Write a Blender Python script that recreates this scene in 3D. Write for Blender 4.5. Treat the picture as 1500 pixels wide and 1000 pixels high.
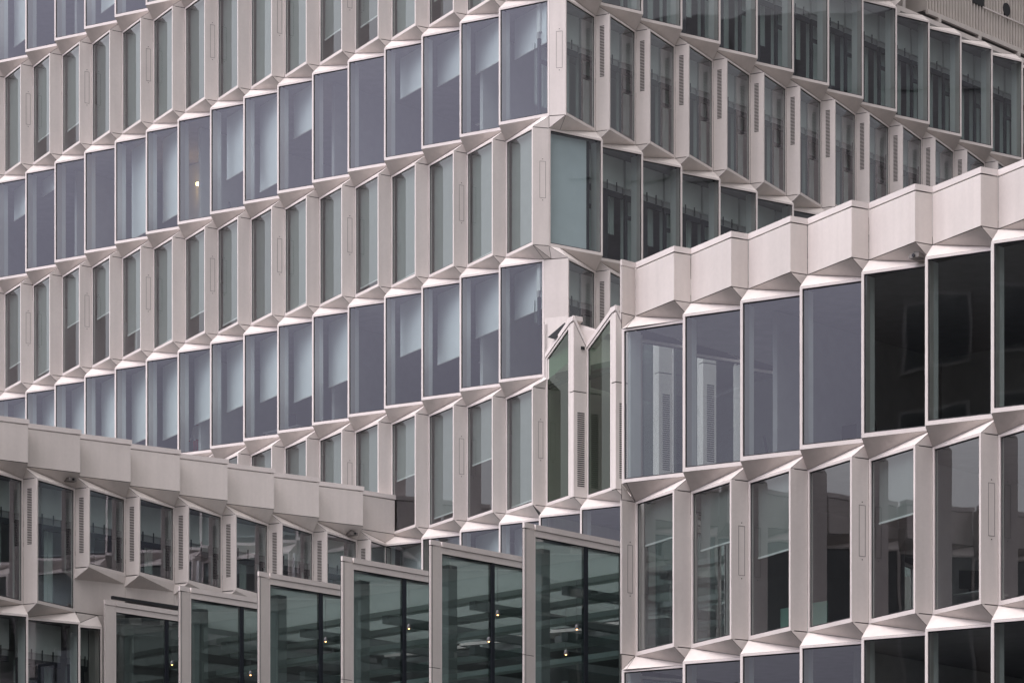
import bpy, math, random
from mathutils import Vector
random.seed(7)
S = bpy.context.scene
for o in list(bpy.data.objects):
    bpy.data.objects.remove(o)

# ------------------------------------------------------------------ camera
EYE = 1.6
F, HY, CX = 4572.52, 1640.48, 750.0          # focal length, horizon row and centre column in photo pixels (1500 x 1000)
cd = bpy.data.cameras.new('camera'); cam = bpy.data.objects.new('camera', cd); S.collection.objects.link(cam)
cam.location = (0, 0, EYE); cam.rotation_euler = (math.pi / 2, 0, 0)
cd.sensor_fit = 'HORIZONTAL'; cd.sensor_width = 36; cd.lens = F / 1500 * 36
cd.shift_y = (HY - 500) / 1500
cd.clip_start = 0.5; cd.clip_end = 6000
S.camera = cam

# ------------------------------------------------------------------ sky, sun, exposure
SUN_EL, SUN_AZ = math.radians(52), math.radians(227)   # azimuth clockwise from +Y
W = bpy.data.worlds.new('World'); S.world = W; W.use_nodes = True
nt = W.node_tree; nt.nodes.clear()
wo = nt.nodes.new('ShaderNodeOutputWorld'); bg = nt.nodes.new('ShaderNodeBackground')
sky = nt.nodes.new('ShaderNodeTexSky'); sky.sky_type = 'NISHITA'; sky.sun_disc = False
sky.sun_elevation = SUN_EL; sky.sun_rotation = SUN_AZ; sky.dust_density = 4.0; sky.air_density = 1.0; sky.ozone_density = 1.0
hs = nt.nodes.new('ShaderNodeHueSaturation'); hs.inputs['Saturation'].default_value = 0.14
tn = nt.nodes.new('ShaderNodeMix'); tn.data_type = 'RGBA'; tn.blend_type = 'MULTIPLY'; tn.inputs[0].default_value = 1.0
tn.inputs[7].default_value = (1.0, 0.965, 0.95, 1)
# overcast: brighter overhead, lobes added to tune the glass: bright low left, dim bluish front left, dim right, broken by noise
tc = nt.nodes.new('ShaderNodeTexCoord')
cn = nt.nodes.new('ShaderNodeTexNoise'); cn.inputs['Scale'].default_value = 5.0; cn.inputs['Detail'].default_value = 5; nt.links.new(tc.outputs['Generated'], cn.inputs['Vector'])
def lobe(axis, a, b, lo, hi, wob=.42):
    dp = nt.nodes.new('ShaderNodeVectorMath'); dp.operation = 'DOT_PRODUCT'; dp.inputs[1].default_value = axis; nt.links.new(tc.outputs['Generated'], dp.inputs[0])
    ad = nt.nodes.new('ShaderNodeMath'); ad.operation = 'MULTIPLY_ADD'; ad.inputs[1].default_value = wob; nt.links.new(cn.outputs[0], ad.inputs[0]); nt.links.new(dp.outputs['Value'], ad.inputs[2])
    mr = nt.nodes.new('ShaderNodeMapRange'); mr.interpolation_type = 'SMOOTHSTEP'; mr.inputs[1].default_value = a + wob / 2; mr.inputs[2].default_value = b + wob / 2
    nt.links.new(ad.outputs[0], mr.inputs[0])
    mx = nt.nodes.new('ShaderNodeMix'); mx.data_type = 'RGBA'; mx.inputs[6].default_value = (*lo, 1); mx.inputs[7].default_value = (*hi, 1); nt.links.new(mr.outputs[0], mx.inputs[0])
    return mx.outputs[2]
cur = None
nt.links.new(sky.outputs[0], hs.inputs['Color']); nt.links.new(hs.outputs[0], tn.inputs[6]); cur = tn.outputs[2]
for c_ in (lobe((0, 0, 1), -.05, 1.0, (.36, .36, .36), (1.75, 1.75, 1.75), .1), lobe((-.72, -.62, .30), .60, .93, (1, 1, 1), (.60, .605, .735)), lobe((-.95, .29, .1), .60, .95, (1, 1, 1), (1.75, 1.75, 1.75)), lobe((.9, .42, .12), .6, .9, (1, 1, 1), (.6, .6, .6))):
    m_ = nt.nodes.new('ShaderNodeMix'); m_.data_type = 'RGBA'; m_.blend_type = 'MULTIPLY'; m_.inputs[0].default_value = 1.0
    nt.links.new(cur, m_.inputs[6]); nt.links.new(c_, m_.inputs[7]); cur = m_.outputs[2]
nt.links.new(cur, bg.inputs[0])
bg.inputs[1].default_value = 0.15
nt.links.new(bg.outputs[0], wo.inputs[0])
sl = bpy.data.lights.new('sun', 'SUN'); so = bpy.data.objects.new('sun', sl); S.collection.objects.link(so)
sl.energy = 0.68; sl.angle = math.radians(50); sl.color = (1.0, 0.93, 0.88)
sd = Vector((math.sin(SUN_AZ) * math.cos(SUN_EL), math.cos(SUN_AZ) * math.cos(SUN_EL), math.sin(SUN_EL)))
so.rotation_euler = (-sd).to_track_quat('-Z', 'Y').to_euler(); so.location = (0, -20, 80)
S.view_settings.view_transform = 'Standard'; S.view_settings.look = 'None'; S.view_settings.gamma = 1
S.view_settings.exposure = 0.65

# ------------------------------------------------------------------ materials
def mat(name, col, rough=0.6, metal=0.0, noise=0.0, scale=3.0, spec=0.5, streak=0.0, emit=None, estr=0.0, obvar=0.0, trans=0.0):
    m = bpy.data.materials.new(name); m.use_nodes = True; t = m.node_tree
    b = t.nodes['Principled BSDF']
    b.inputs['Base Color'].default_value = (*col, 1); b.inputs['Roughness'].default_value = rough
    b.inputs['Metallic'].default_value = metal; b.inputs['Specular IOR Level'].default_value = spec
    if emit:
        b.inputs['Emission Color'].default_value = (*emit, 1); b.inputs['Emission Strength'].default_value = estr
    if noise or streak or obvar:
        g = t.nodes.new('ShaderNodeNewGeometry'); src = None
        def ramp(vec, sc, amt, det=4):
            n = t.nodes.new('ShaderNodeTexNoise'); n.inputs['Scale'].default_value = sc; n.inputs['Detail'].default_value = det
            t.links.new(vec, n.inputs['Vector'])
            r = t.nodes.new('ShaderNodeMapRange'); r.inputs[1].default_value = 0.3; r.inputs[2].default_value = 0.7
            r.inputs[3].default_value = 1 - amt; r.inputs[4].default_value = 1 + amt
            t.links.new(n.outputs[0], r.inputs[0]); return r.outputs[0]
        fs = []
        if noise:
            fs.append(ramp(g.outputs['Position'], scale, noise)); fs.append(ramp(g.outputs['Position'], scale * 14, noise * 0.6, 2))
        if streak:
            mp = t.nodes.new('ShaderNodeMapping'); mp.inputs['Scale'].default_value = (5, 5, 0.35)
            t.links.new(g.outputs['Position'], mp.inputs[0]); fs.append(ramp(mp.outputs[0], 1.0, streak))
        if obvar:
            oi = t.nodes.new('ShaderNodeObjectInfo'); r = t.nodes.new('ShaderNodeMapRange')
            r.inputs[3].default_value = 1 - obvar; r.inputs[4].default_value = 1 + obvar
            t.links.new(oi.outputs['Random'], r.inputs[0]); fs.append(r.outputs[0])
        f = fs[0]
        for x in fs[1:]:
            mu = t.nodes.new('ShaderNodeMath'); mu.operation = 'MULTIPLY'; t.links.new(f, mu.inputs[0]); t.links.new(x, mu.inputs[1]); f = mu.outputs[0]
        mx = t.nodes.new('ShaderNodeVectorMath'); mx.operation = 'SCALE'; mx.inputs[0].default_value = col
        t.links.new(f, mx.inputs['Scale']); t.links.new(mx.outputs[0], b.inputs['Base Color'])
    return m

def glass(name, tint, ior, refl=(1, 1, 1), wave=0.0):
    m = bpy.data.materials.new(name); m.use_nodes = True; t = m.node_tree; t.nodes.clear()
    out = t.nodes.new('ShaderNodeOutputMaterial'); mix = t.nodes.new('ShaderNodeMixShader')
    tr = t.nodes.new('ShaderNodeBsdfTransparent'); gl = t.nodes.new('ShaderNodeBsdfGlossy'); fr = t.nodes.new('ShaderNodeFresnel')
    tr.inputs[0].default_value = (*tint, 1); gl.inputs[0].default_value = (*refl, 1); gl.inputs['Roughness'].default_value = 0.015
    fr.inputs[0].default_value = ior
    # a back face must reflect like a front face: the pane is one sheet
    g = t.nodes.new('ShaderNodeNewGeometry')
    if wave:
        oi = t.nodes.new('ShaderNodeObjectInfo')
        ad = t.nodes.new('ShaderNodeVectorMath'); ad.operation = 'ADD'
        sc = t.nodes.new('ShaderNodeVectorMath'); sc.operation = 'SCALE'; sc.inputs[0].default_value = (37, 11, 23)
        t.links.new(oi.outputs['Random'], sc.inputs['Scale'])
        t.links.new(g.outputs['Position'], ad.inputs[0]); t.links.new(sc.outputs[0], ad.inputs[1])
        n = t.nodes.new('ShaderNodeTexNoise'); n.inputs['Scale'].default_value = 0.55; n.inputs['Detail'].default_value = 1.0
        t.links.new(ad.outputs[0], n.inputs['Vector'])
        bp = t.nodes.new('ShaderNodeBump'); bp.inputs['Strength'].default_value = 1.0; bp.inputs['Distance'].default_value = wave
        t.links.new(n.outputs[0], bp.inputs['Height']); t.links.new(bp.outputs[0], gl.inputs['Normal'])
    lw = t.nodes.new('ShaderNodeMath'); lw.operation = 'ADD'
    bf = t.nodes.new('ShaderNodeMath'); bf.operation = 'MULTIPLY'
    inv = t.nodes.new('ShaderNodeMath'); inv.operation = 'SUBTRACT'; inv.inputs[0].default_value = 1.0
    t.links.new(g.outputs['Backfacing'], inv.inputs[1]); t.links.new(fr.outputs[0], bf.inputs[0]); t.links.new(inv.outputs[0], bf.inputs[1])
    b2 = t.nodes.new('ShaderNodeMath'); b2.operation = 'MULTIPLY'; b2.inputs[1].default_value = 0.15
    t.links.new(g.outputs['Backfacing'], b2.inputs[0]); t.links.new(bf.outputs[0], lw.inputs[0]); t.links.new(b2.outputs[0], lw.inputs[1])
    t.links.new(lw.outputs[0], mix.inputs[0]); t.links.new(tr.outputs[0], mix.inputs[1]); t.links.new(gl.outputs[0], mix.inputs[2])
    t.links.new(mix.outputs[0], out.inputs[0]); return m

CLAD = mat('cladding', (0.61, 0.555, 0.525), 0.42, noise=0.035, scale=.9, streak=0.04, obvar=0.06)
TRIM = mat('trim_metal', (0.66, 0.60, 0.575), 0.38, noise=0.05, scale=2.0, obvar=0.04)
GAP = mat('joint_shadow', (0.035, 0.03, 0.03), 0.9)
GASK = mat('rubber_gasket', (0.012, 0.013, 0.016), 0.6)
HTCH = mat('hatch_joint', (0.2, 0.18, 0.17), 0.8)
SLOT = mat('louvre_slot', (0.05, 0.045, 0.043), 0.8)
G_OFF = glass('office_glass', (0.65, 0.715, 0.705), 2.25, (0.94, 0.94, 1.0), 0.004)
G_ATR = glass('atrium_glass', (0.36, 0.43, 0.415), 3.1, (0.94, 0.97, 0.98), 0.006)
G_LNK = glass('link_glass', (0.30, 0.42, 0.34), 1.75, (0.92, 0.97, 0.93), 0.005)
INWH = mat('interior_white', (0.70, 0.70, 0.69), 0.8, noise=0.03)
INGR = mat('interior_grey', (0.40, 0.39, 0.39), 0.8, noise=0.05)
CEIL = mat('concrete_ceiling', (0.30, 0.28, 0.29), 0.8, noise=0.08)
FLOR = mat('carpet', (0.09, 0.085, 0.09), 0.95)
BLUB = mat('pale_blue_blind', (0.76, 0.80, 0.84), 0.9, noise=0.03)
SHADE = mat('shade_fabric', (0.24, 0.255, 0.245), 0.9, noise=0.04, obvar=0.25)
BLND = mat('blind_fabric', (0.74, 0.76, 0.77), 0.9, noise=0.02, obvar=0.05)
DKFR = mat('dark_frame', (0.012, 0.014, 0.022), 0.5)
CURT = mat('curtain', (0.56, 0.62, 0.60), 0.9, noise=0.05, obvar=0.15)
ROOF = mat('roof_membrane', (0.22, 0.21, 0.20), 0.9, noise=0.06)
CONC = mat('core_concrete', (0.30, 0.29, 0.285), 0.85, noise=0.06)

# ------------------------------------------------------------------ object helpers
def setp(o, label=None, cat=None, group=None, kind=None):
    if label: o['label'] = label
    if cat: o['category'] = cat
    if group: o['group'] = group
    if kind: o['kind'] = kind
    return o
def thing(name, loc, label, cat, group=None):
    o = bpy.data.objects.new(name, None); o.empty_display_size = 0.3; S.collection.objects.link(o); o.location = loc
    o['_w'] = list(loc)
    return setp(o, label, cat, group)

class MB:
    def __init__(s): s.v = []; s.f = []; s.m = []; s.mats = []
    def mi(s, m):
        if m not in s.mats: s.mats.append(m)
        return s.mats.index(m)
    def face(s, pts, m):
        b = len(s.v); s.v += [Vector(p) for p in pts]; s.f.append(tuple(range(b, b + len(pts)))); s.m.append(s.mi(m))
    def hexa(s, p, m):                       # p: 4 bottom + 4 top corners
        b = len(s.v); s.v += [Vector(q) for q in p]; k = s.mi(m)
        for f in ((3, 2, 1, 0), (4, 5, 6, 7), (0, 1, 5, 4), (1, 2, 6, 5), (2, 3, 7, 6), (3, 0, 4, 7)):
            s.f.append(tuple(b + i for i in f)); s.m.append(k)
    def box(s, o, ex, ey, a0, a1, b0, b1, z0, z1, m):   # axes ex, ey in plan from origin o
        c = lambda a, b, z: (o[0] + ex[0] * a + ey[0] * b, o[1] + ex[1] * a + ey[1] * b, z)
        s.hexa([c(a0, b0, z0), c(a1, b0, z0), c(a1, b1, z0), c(a0, b1, z0), c(a0, b0, z1), c(a1, b0, z1), c(a1, b1, z1), c(a0, b1, z1)], m)
    def prism(s, poly, z0, z1, m):
        n = len(poly); b = len(s.v); k = s.mi(m)
        s.v += [Vector((p[0], p[1], z0)) for p in poly] + [Vector((p[0], p[1], z1)) for p in poly]
        s.f.append(tuple(b + n - 1 - i for i in range(n))); s.m.append(k); s.f.append(tuple(b + n + i for i in range(n))); s.m.append(k)
        for i in range(n):
            j = (i + 1) % n; s.f.append((b + i, b + j, b + n + j, b + n + i)); s.m.append(k)
    def tube(s, p, q, r0, r1, m, n=10):
        p, q = Vector(p), Vector(q); d = (q - p).normalized(); a = d.orthogonal().normalized(); c = d.cross(a); b = len(s.v); k = s.mi(m)
        for e, r in ((p, r0), (q, r1)):
            for i in range(n):
                t = 2 * math.pi * i / n; s.v.append(e + (a * math.cos(t) + c * math.sin(t)) * r)
        for i in range(n):
            j = (i + 1) % n; s.f.append((b + i, b + j, b + n + j, b + n + i)); s.m.append(k)
        s.f.append(tuple(b + n - 1 - i for i in range(n))); s.m.append(k); s.f.append(tuple(b + n + i for i in range(n))); s.m.append(k)
    def lathe(s, o, prof, m, n=14):
        o = Vector(o); b = len(s.v); k = s.mi(m)
        for r, z in prof:
            for i in range(n):
                t = 2 * math.pi * i / n; s.v.append(o + Vector((r * math.cos(t), r * math.sin(t), z)))
        for a in range(len(prof) - 1):
            for i in range(n):
                j = (i + 1) % n; s.f.append((b + a * n + i, b + a * n + j, b + (a + 1) * n + j, b + (a + 1) * n + i)); s.m.append(k)
    def build(s, name, parent=None, smooth=False):
        lo = Vector((min(v.x for v in s.v), min(v.y for v in s.v), min(v.z for v in s.v)))
        hi = Vector((max(v.x for v in s.v), max(v.y for v in s.v), max(v.z for v in s.v)))
        c = Vector(((lo.x + hi.x) / 2, (lo.y + hi.y) / 2, lo.z))
        me = bpy.data.meshes.new(name); me.from_pydata([tuple(v - c) for v in s.v], [], s.f)
        for m in s.mats: me.materials.append(m)
        me.polygons.foreach_set('material_index', s.m)
        if smooth: me.polygons.foreach_set('use_smooth', [True] * len(s.f))
        me.update(); o = bpy.data.objects.new(name, me); S.collection.objects.link(o); o['_w'] = list(c)
        if parent:
            o.parent = parent; o.location = c - Vector(parent['_w'])
        else: o.location = c
        return o

# ------------------------------------------------------------------ the facade grid (metres; plan x right, y away; heights above the eye + EYE)
AL = math.radians(44.0111); ca, sa = math.cos(AL), math.sin(AL)
dA = (-ca, sa); dR = (sa, ca); nA = (-dR[0], -dR[1]); nR = (-dA[0], -dA[1])
PA, QA, DA = 1.5506, 0.2368, 0.40
PR, QR, DR = 1.7038, 0.2842, 0.40
K = (1.0286, 86.624)
T0 = 31.1197 + EYE; H = 3.6; HG = 3.2655; GAPH = H - HG
top = lambda j: T0 - H * j
bot = lambda j: T0 - H * j - HG
def loc2(o, t, n, u, d): return (o[0] + t[0] * u + n[0] * d, o[1] + t[1] * u + n[1] * d)
class Fr:                                     # one facade line
    def __init__(s, o, t, n, p, q, d, u0): s.o, s.t, s.n, s.p, s.q, s.d, s.u0 = o, t, n, p, q, d, u0
    def at(s, u, d): return loc2(s.o, s.t, s.n, u, d)
    def wa(s, k): return s.at(s.u(k), s.d)             # proud edge in a wide row
    def na(s, k): return s.at(s.u(k) + s.q, s.d)       # proud edge in a narrow row
    def va(s, k): return s.at(s.u(k) + s.q / 2, 0)     # valley, shared by all rows
    def u(s, k): return s.u0 + k * s.p
    def px(s, X, d):                          # u where the sight line of photo column X meets depth d
        c = (X - CX) / F; b = s.at(0, d); return (c * b[1] - b[0]) / (s.t[0] - c * s.t[1])
    def h(s, u, d, Y): return (HY - Y) * s.at(u, d)[1] / F + EYE
FA = Fr(K, dA, nA, PA, QA, DA, 0.0098)
FR_ = Fr(K, dR, nR, PR, QR, DR, 0.0688)
FC = Fr((9.3959, 59.6898), dA, nA, PA, QA, DA, 0.0)
FB = Fr((-12.8455, 81.3028), dR, nR, PR, QR, DR, 0.0)
UC = (FC.o[0] - K[0]) * dA[0] + (FC.o[1] - K[1]) * dA[1]      # -24.58
VC = (FC.o[0] - K[0]) * dR[0] + (FC.o[1] - K[1]) * dR[1]      # -13.47
UB = (FB.o[0] - K[0]) * dA[0] + (FB.o[1] - K[1]) * dA[1]      # 6.22
VB = (FB.o[0] - K[0]) * dR[0] + (FB.o[1] - K[1]) * dR[1]
PL = lambda u, v: (K[0] + dA[0] * u + dR[0] * v, K[1] + dA[1] * u + dR[1] * v)   # plan point in tower axes

def proj(p): return CX + F * p[0] / p[1], HY - F * (p[2] - EYE) / p[1]
def inview(pts, m=70):
    xs, ys = zip(*[proj(p) for p in pts])
    return max(xs) > -m and min(xs) < 1500 + m and max(ys) > -m and min(ys) < 1000 + m

def axes(P, Q, n):
    L = math.hypot(Q[0] - P[0], Q[1] - P[1]); e = ((Q[0] - P[0]) / L, (Q[1] - P[1]) / L)
    m = (-e[1], e[0])
    if m[0] * n[0] + m[1] * n[1] < 0: m = (e[1], -e[0])
    return e, m, L

def window(parent, name, P, Q, z0, z1, n, gl=None, fm=None, wl=.05, wr=.05, wt=.05, wb=.085, blind=0.0, mull=None, z1q=None):
    """a framed pane between plan points P and Q (left to right as seen); z1q: other top height at Q"""
    e, m, L = axes(P, Q, n); gl = gl or G_OFF
    z1q = z1 if z1q is None else z1q
    zt = lambda a: z1 + (z1q - z1) * a / L
    c = lambda a, b, z: (P[0] + e[0] * a + m[0] * b, P[1] + e[1] * a + m[1] * b, z)
    fb = MB(); A, B = -.09, 0.0
    def bar(a0, a1, zl0, zl1, zr0, zr1, mt=fm or TRIM, A=A, B=B):
        fb.hexa([c(a0, A, zl0), c(a1, A, zr0), c(a1, B, zr0), c(a0, B, zl0), c(a0, A, zl1), c(a1, A, zr1), c(a1, B, zr1), c(a0, B, zl1)], mt)
    bar(0, wl, z0, zt(0), z0, zt(wl)); bar(L - wr, L, z0, zt(L - wr), z0, zt(L))
    bar(wl, L - wr, z0, z0 + wb, z0, z0 + wb)
    bar(wl, L - wr, zt(wl) - wt, zt(wl), zt(L - wr) - wt, zt(L - wr))
    w = fb.build(name, parent)
    g = MB(); d = -.035
    gp = [c(wl, d, z0 + wb), c(L - wr, d, z0 + wb), c(L - wr, d, zt(L - wr) - wt), c(wl, d, zt(wl) - wt)]
    v = (Vector(gp[1]) - Vector(gp[0])).cross(Vector(gp[3]) - Vector(gp[0]))
    if v.x * m[0] + v.y * m[1] < 0: gp = [gp[1], gp[0], gp[3], gp[2]]
    g.face(gp, gl)
    k = .026
    for (a0, a1, zl0, zl1, zr0, zr1) in ((wl, wl + k, z0 + wb, zt(wl) - wt, z0 + wb, zt(wl + k) - wt), (L - wr - k, L - wr, z0 + wb, zt(L - wr - k) - wt, z0 + wb, zt(L - wr) - wt),
                                         (wl + k, L - wr - k, z0 + wb, z0 + wb + k, z0 + wb, z0 + wb + k),
                                         (wl + k, L - wr - k, zt(wl + k) - wt - k, zt(wl + k) - wt, zt(L - wr - k) - wt - k, zt(L - wr - k) - wt)):
        g.face([c(a0, -.028, zl0), c(a1, -.028, zr0), c(a1, -.028, zr1), c(a0, -.028, zl1)], GASK)
    g.build('glass_pane', w)
    if mull:
        mb = MB(); mb.box(P, e, m, mull - .055, mull + .055, -.12, -.012, z0 + wb, zt(mull) - wt, DKFR); mb.build('mullion', w)
    return w

def blind(parent, P, Q, z1, drop, n, mt=None):
    e, m, L = axes(P, Q, n); b = MB()
    b.box(P, e, m, 0, L, -.006, .0, z1 - drop, z1, mt or BLND)
    b.box(P, e, m, 0, L, -.02, .014, z1 - drop - .035, z1 - drop, INWH)
    return b.build('roller_blind', parent)

def panel(parent, name, P, Q, z0, z1, n, g=.014, hatch=False, louvre=False, mt=None, zq0=None, zq1=None):
    e, m, L = axes(P, Q, n); b = MB(); mt = mt or CLAD
    c = lambda a, d, z: (P[0] + e[0] * a + m[0] * d, P[1] + e[1] * a + m[1] * d, z)
    zq0 = z0 if zq0 is None else zq0; zq1 = z1 if zq1 is None else zq1
    x0, x1 = .007, L - .007
    b.hexa([c(x0, -.05, z0 + g), c(x1, -.05, zq0 + g), c(x1, 0, zq0 + g), c(x0, 0, z0 + g), c(x0, -.05, z1 - g), c(x1, -.05, zq1 - g), c(x1, 0, zq1 - g), c(x0, 0, z1 - g)], mt)
    b.face([c(0, -.02, z0), c(L, -.02, zq0), c(L, -.02, zq1), c(0, -.02, z1)], GAP)
    p = b.build(name, parent)
    if hatch:
        h = MB(); a0, a1 = L * .42, L * .80; k0, k1 = z1 - 1.95, z1 - .93; t = .011
        for (s0, s1, y0, y1) in ((a0, a0 + t, k0, k1), (a1 - t, a1, k0, k1), (a0 + t, a1 - t, k0, k0 + t), (a0 + t, a1 - t, k1 - t, k1)):
            h.box(P, e, m, s0, s1, -.001, .003, y0, y1, HTCH)
        h.box(P, e, m, (a0 + a1) / 2 - .012, (a0 + a1) / 2 + .012, -.001, .003, k1 + .05, k1 + .07, SLOT)
        h.box(P, e, m, (a0 + a1) / 2 - .012, (a0 + a1) / 2 + .012, -.001, .003, k0 - .07, k0 - .05, SLOT)
        h.build('access_hatch', p)
    if louvre:
        h = MB(); a0, a1 = louvre[0] * L, louvre[1] * L; k1, k0 = z1 - louvre[2], z1 - louvre[3]
        N = louvre[4] if len(louvre) > 4 else 34; s = (k1 - k0) / N
        for i in range(N):
            h.box(P, e, m, a0, a1, -.001, .004, k0 + s * (i + .22), k0 + s * (i + .78), SLOT)
        h.build('louvre_grille', p)
    return p

def tri(mb, a, b, c_, nrm, mt=None):
    a, b, c_ = Vector(a), Vector(b), Vector(c_); g = (a + b + c_) / 3
    nn = (b - a).cross(c_ - a)
    if nn.length < 1e-7: return
    nn.normalize(); ref = Vector((nrm[0], nrm[1], 0))
    if nn.dot(ref) < 0: b, c_ = c_, b; nn = -nn
    per = (b - a).length + (c_ - b).length + (a - c_).length
    # inset the plate a few millimetres so that a thin dark seam shows round it
    la, lb, lc = (b - c_).length, (c_ - a).length, (a - b).length
    inc = (a * la + b * lb + c_ * lc) / per
    area = (b - a).cross(c_ - a).length / 2; r = 2 * area / per; k = max(0.0, 1 - .0065 / r)
    q = [inc + (p - inc) * k for p in (a, b, c_)]
    mb.face(q, mt or CLAD)
    mb.face([p - nn * .01 for p in (a, b, c_)], GAP)

def fold(parent, name, segs, zu, zl):
    """folded strip between two rows; segs: (U0,U1,L0,L1,depths,tag,n)"""
    mb = MB()
    for U0, U1, L0, L1, dd, tag, n in segs:
        u0, u1, l0, l1 = (*U0, zu), (*U1, zu), (*L0, zl), (*L1, zl)
        s1 = dd[0] + dd[3]; s2 = dd[1] + dd[2]           # diagonal U0-L1 or U1-L0
        use1 = (s1 > s2) if tag == 'k' else s1 < s2
        if use1: tri(mb, u0, u1, l1, n); tri(mb, u0, l1, l0, n)
        else: tri(mb, u0, u1, l0, n); tri(mb, u1, l1, l0, n)
    if mb.f: return mb.build(name, parent)

def fin(parent, f, k, z0, z1, depth=.10):
    """white inner reveal behind the folded edge of a wide window"""
    b = MB(); b.box(f.o, f.t, f.n, f.u(k) + .05, f.u(k) + .12, -depth, f.d - .16, z0 + .01, z1 - .01, INWH)
    return b.build('inner_reveal', parent)

def inner_window(parent, f, ua, ub, z0, z1, seed, dep=-.42):
    """dark inner window of the double facade, with lintel, head rail, mullion and curtain"""
    r = random.Random(seed); b = MB(); L = ub - ua
    b.box(f.o, f.t, f.n, ua, ub, dep - .12, dep, z1 - .80, z1 - .02, INWH)                  # lintel
    b.box(f.o, f.t, f.n, ua, ub, dep - .12, dep - .05, z1 - .98, z1 - .80, INGR)
    w = b.build('inner_lintel', parent)
    b = MB()
    b.box(f.o, f.t, f.n, ua, ub, dep - .10, dep - .02, z1 - 1.13, z1 - .98, DKFR)
    b.box(f.o, f.t, f.n, ua, ua + .09, dep - .10, dep - .02, z0, z1 - 1.13, DKFR)
    mm = ua + L * .46
    b.box(f.o, f.t, f.n, mm, mm + .22, dep - .10, dep - .02, z0, z1 - 1.13, DKFR)
    b.box(f.o, f.t, f.n, ua + .09, mm, dep - .10, dep - .02, z1 - 1.65, z1 - 1.55, DKFR)
    for a in (.30, .55, .80):
        b.box(f.o, f.t, f.n, ua + L * a, ua + L * a + .02, dep, dep + .03, z1 - .98, z1 - .72, DKFR)
    b.build('inner_frame', w)
    c = MB(); cd_ = r.choice([.0, .5, 1.2, 1.9, 2.1])
    for a0, a1, lo in ((mm + .22, ub - .02, cd_), (ua + .09, mm, r.choice([0, .3, 1.0]))):
        n = 7; x = [a0 + (a1 - a0) * i / n for i in range(n + 1)]
        for i in range(n):
            d0 = dep - .3 - (.05 if i % 2 else 0); d1 = dep - .3 - (.05 if (i + 1) % 2 else 0)
            p0, p1 = f.at(x[i], d0), f.at(x[i + 1], d1)
            zl = z0 + (2.2 - lo if lo else .02) if r.random() < .0 else z0 + lo * .55
            c.face([(*p0, zl), (*p1, zl), (*p1, z1 - 1.0), (*p0, z1 - 1.0)], CURT)
    c.build('curtain', w)

# ------------------------------------------------------------------ rings: the plan outline of a row
def ring_line(f, ks, narrow):
    """points from the far left end to the right for f.t pointing left (ks descending), or left to right for f.t pointing right (ks ascending)"""
    pts = []
    for k in ks:
        a = ('q', k, f.na(k) if narrow else f.va(k), f.d if narrow else 0, f)
        b = ('0', k, f.va(k) if narrow else f.wa(k), 0 if narrow else f.d, f)
        pts += [a, b] if f.t is dA else [b, a]
    return pts

# ================================================================== ground
gb = MB(); gb.box((0, 0), (1, 0), (0, 1), -1500, 1500, -1500, 1500, -.5, 0, mat('paving', (0.055, 0.052, 0.05), 0.85, noise=0.12, scale=.4))
setp(gb.build('ground'), kind='structure')

# ================================================================== tower
tower = thing('office_tower', (*K, 0), 'tall pale office tower with folded facade and alternating bay windows rising behind both lower wings', 'building')
def tower_ring(j):
    ty1 = j % 2 != 0                          # True: left face narrow, right face wide
    pts = ring_line(FA, range(18, 0, -1), ty1)
    if ty1:
        pts.append(('q', 0, FA.at(FA.u(0) + QA, DA), DA, FA)); pts.append(('K', 0, FA.va(0) if j == 3 else K, 0, FA))
        w1 = FR_.at(FR_.u(1), DR); f = (FR_.u(0) + QR) / FR_.u(1)
        pts.append(('q', 0, (K[0] + (w1[0] - K[0]) * f, K[1] + (w1[1] - K[1]) * f), 0, FR_))
    else:
        w1 = FA.at(FA.u(1), DA)
        apx = FR_.at(FR_.u(0) + QR - (.10 if j == 0 else 0), DR)
        if j == 2:
            s_ = FA.at(.20, .0); kk = tuple(s_[i] + (apx[i] - s_[i]) * .3 for i in (0, 1))
        else:
            f = 1 - (FA.u(0) + QA) / FA.u(1); s_ = (w1[0] + (K[0] - w1[0]) * f, w1[1] + (K[1] - w1[1]) * f); kk = K
        pts.append(('q', 0, s_, 0, FA)); pts.append(('K', 0, kk, 0, FA)); pts.append(('q', 0, apx, DR, FR_))
    pts += ring_line(FR_, range(1, 15), not ty1)
    return pts
RT = {j: tower_ring(j) for j in range(-3, 6)}
def seg_tag(a, b):
    if a[0] == 'K' or b[0] == 'K': return 'k'
    return 'p' if a[1] == b[1] else 'g'
R_TOP_K = 9                                   # right face: beyond this module the row above is missing (roof with plant)
B_FACE_U = UB                                 # left wing joins here
def exists(j, f, k):
    if f is FR_:
        if j <= -2 and k >= R_TOP_K + 1: return False
        if j > 2: return False
    return True
def zb_(j, f): return 22.15 + EYE if (f is FR_ and j == 2) else bot(j)

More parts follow.
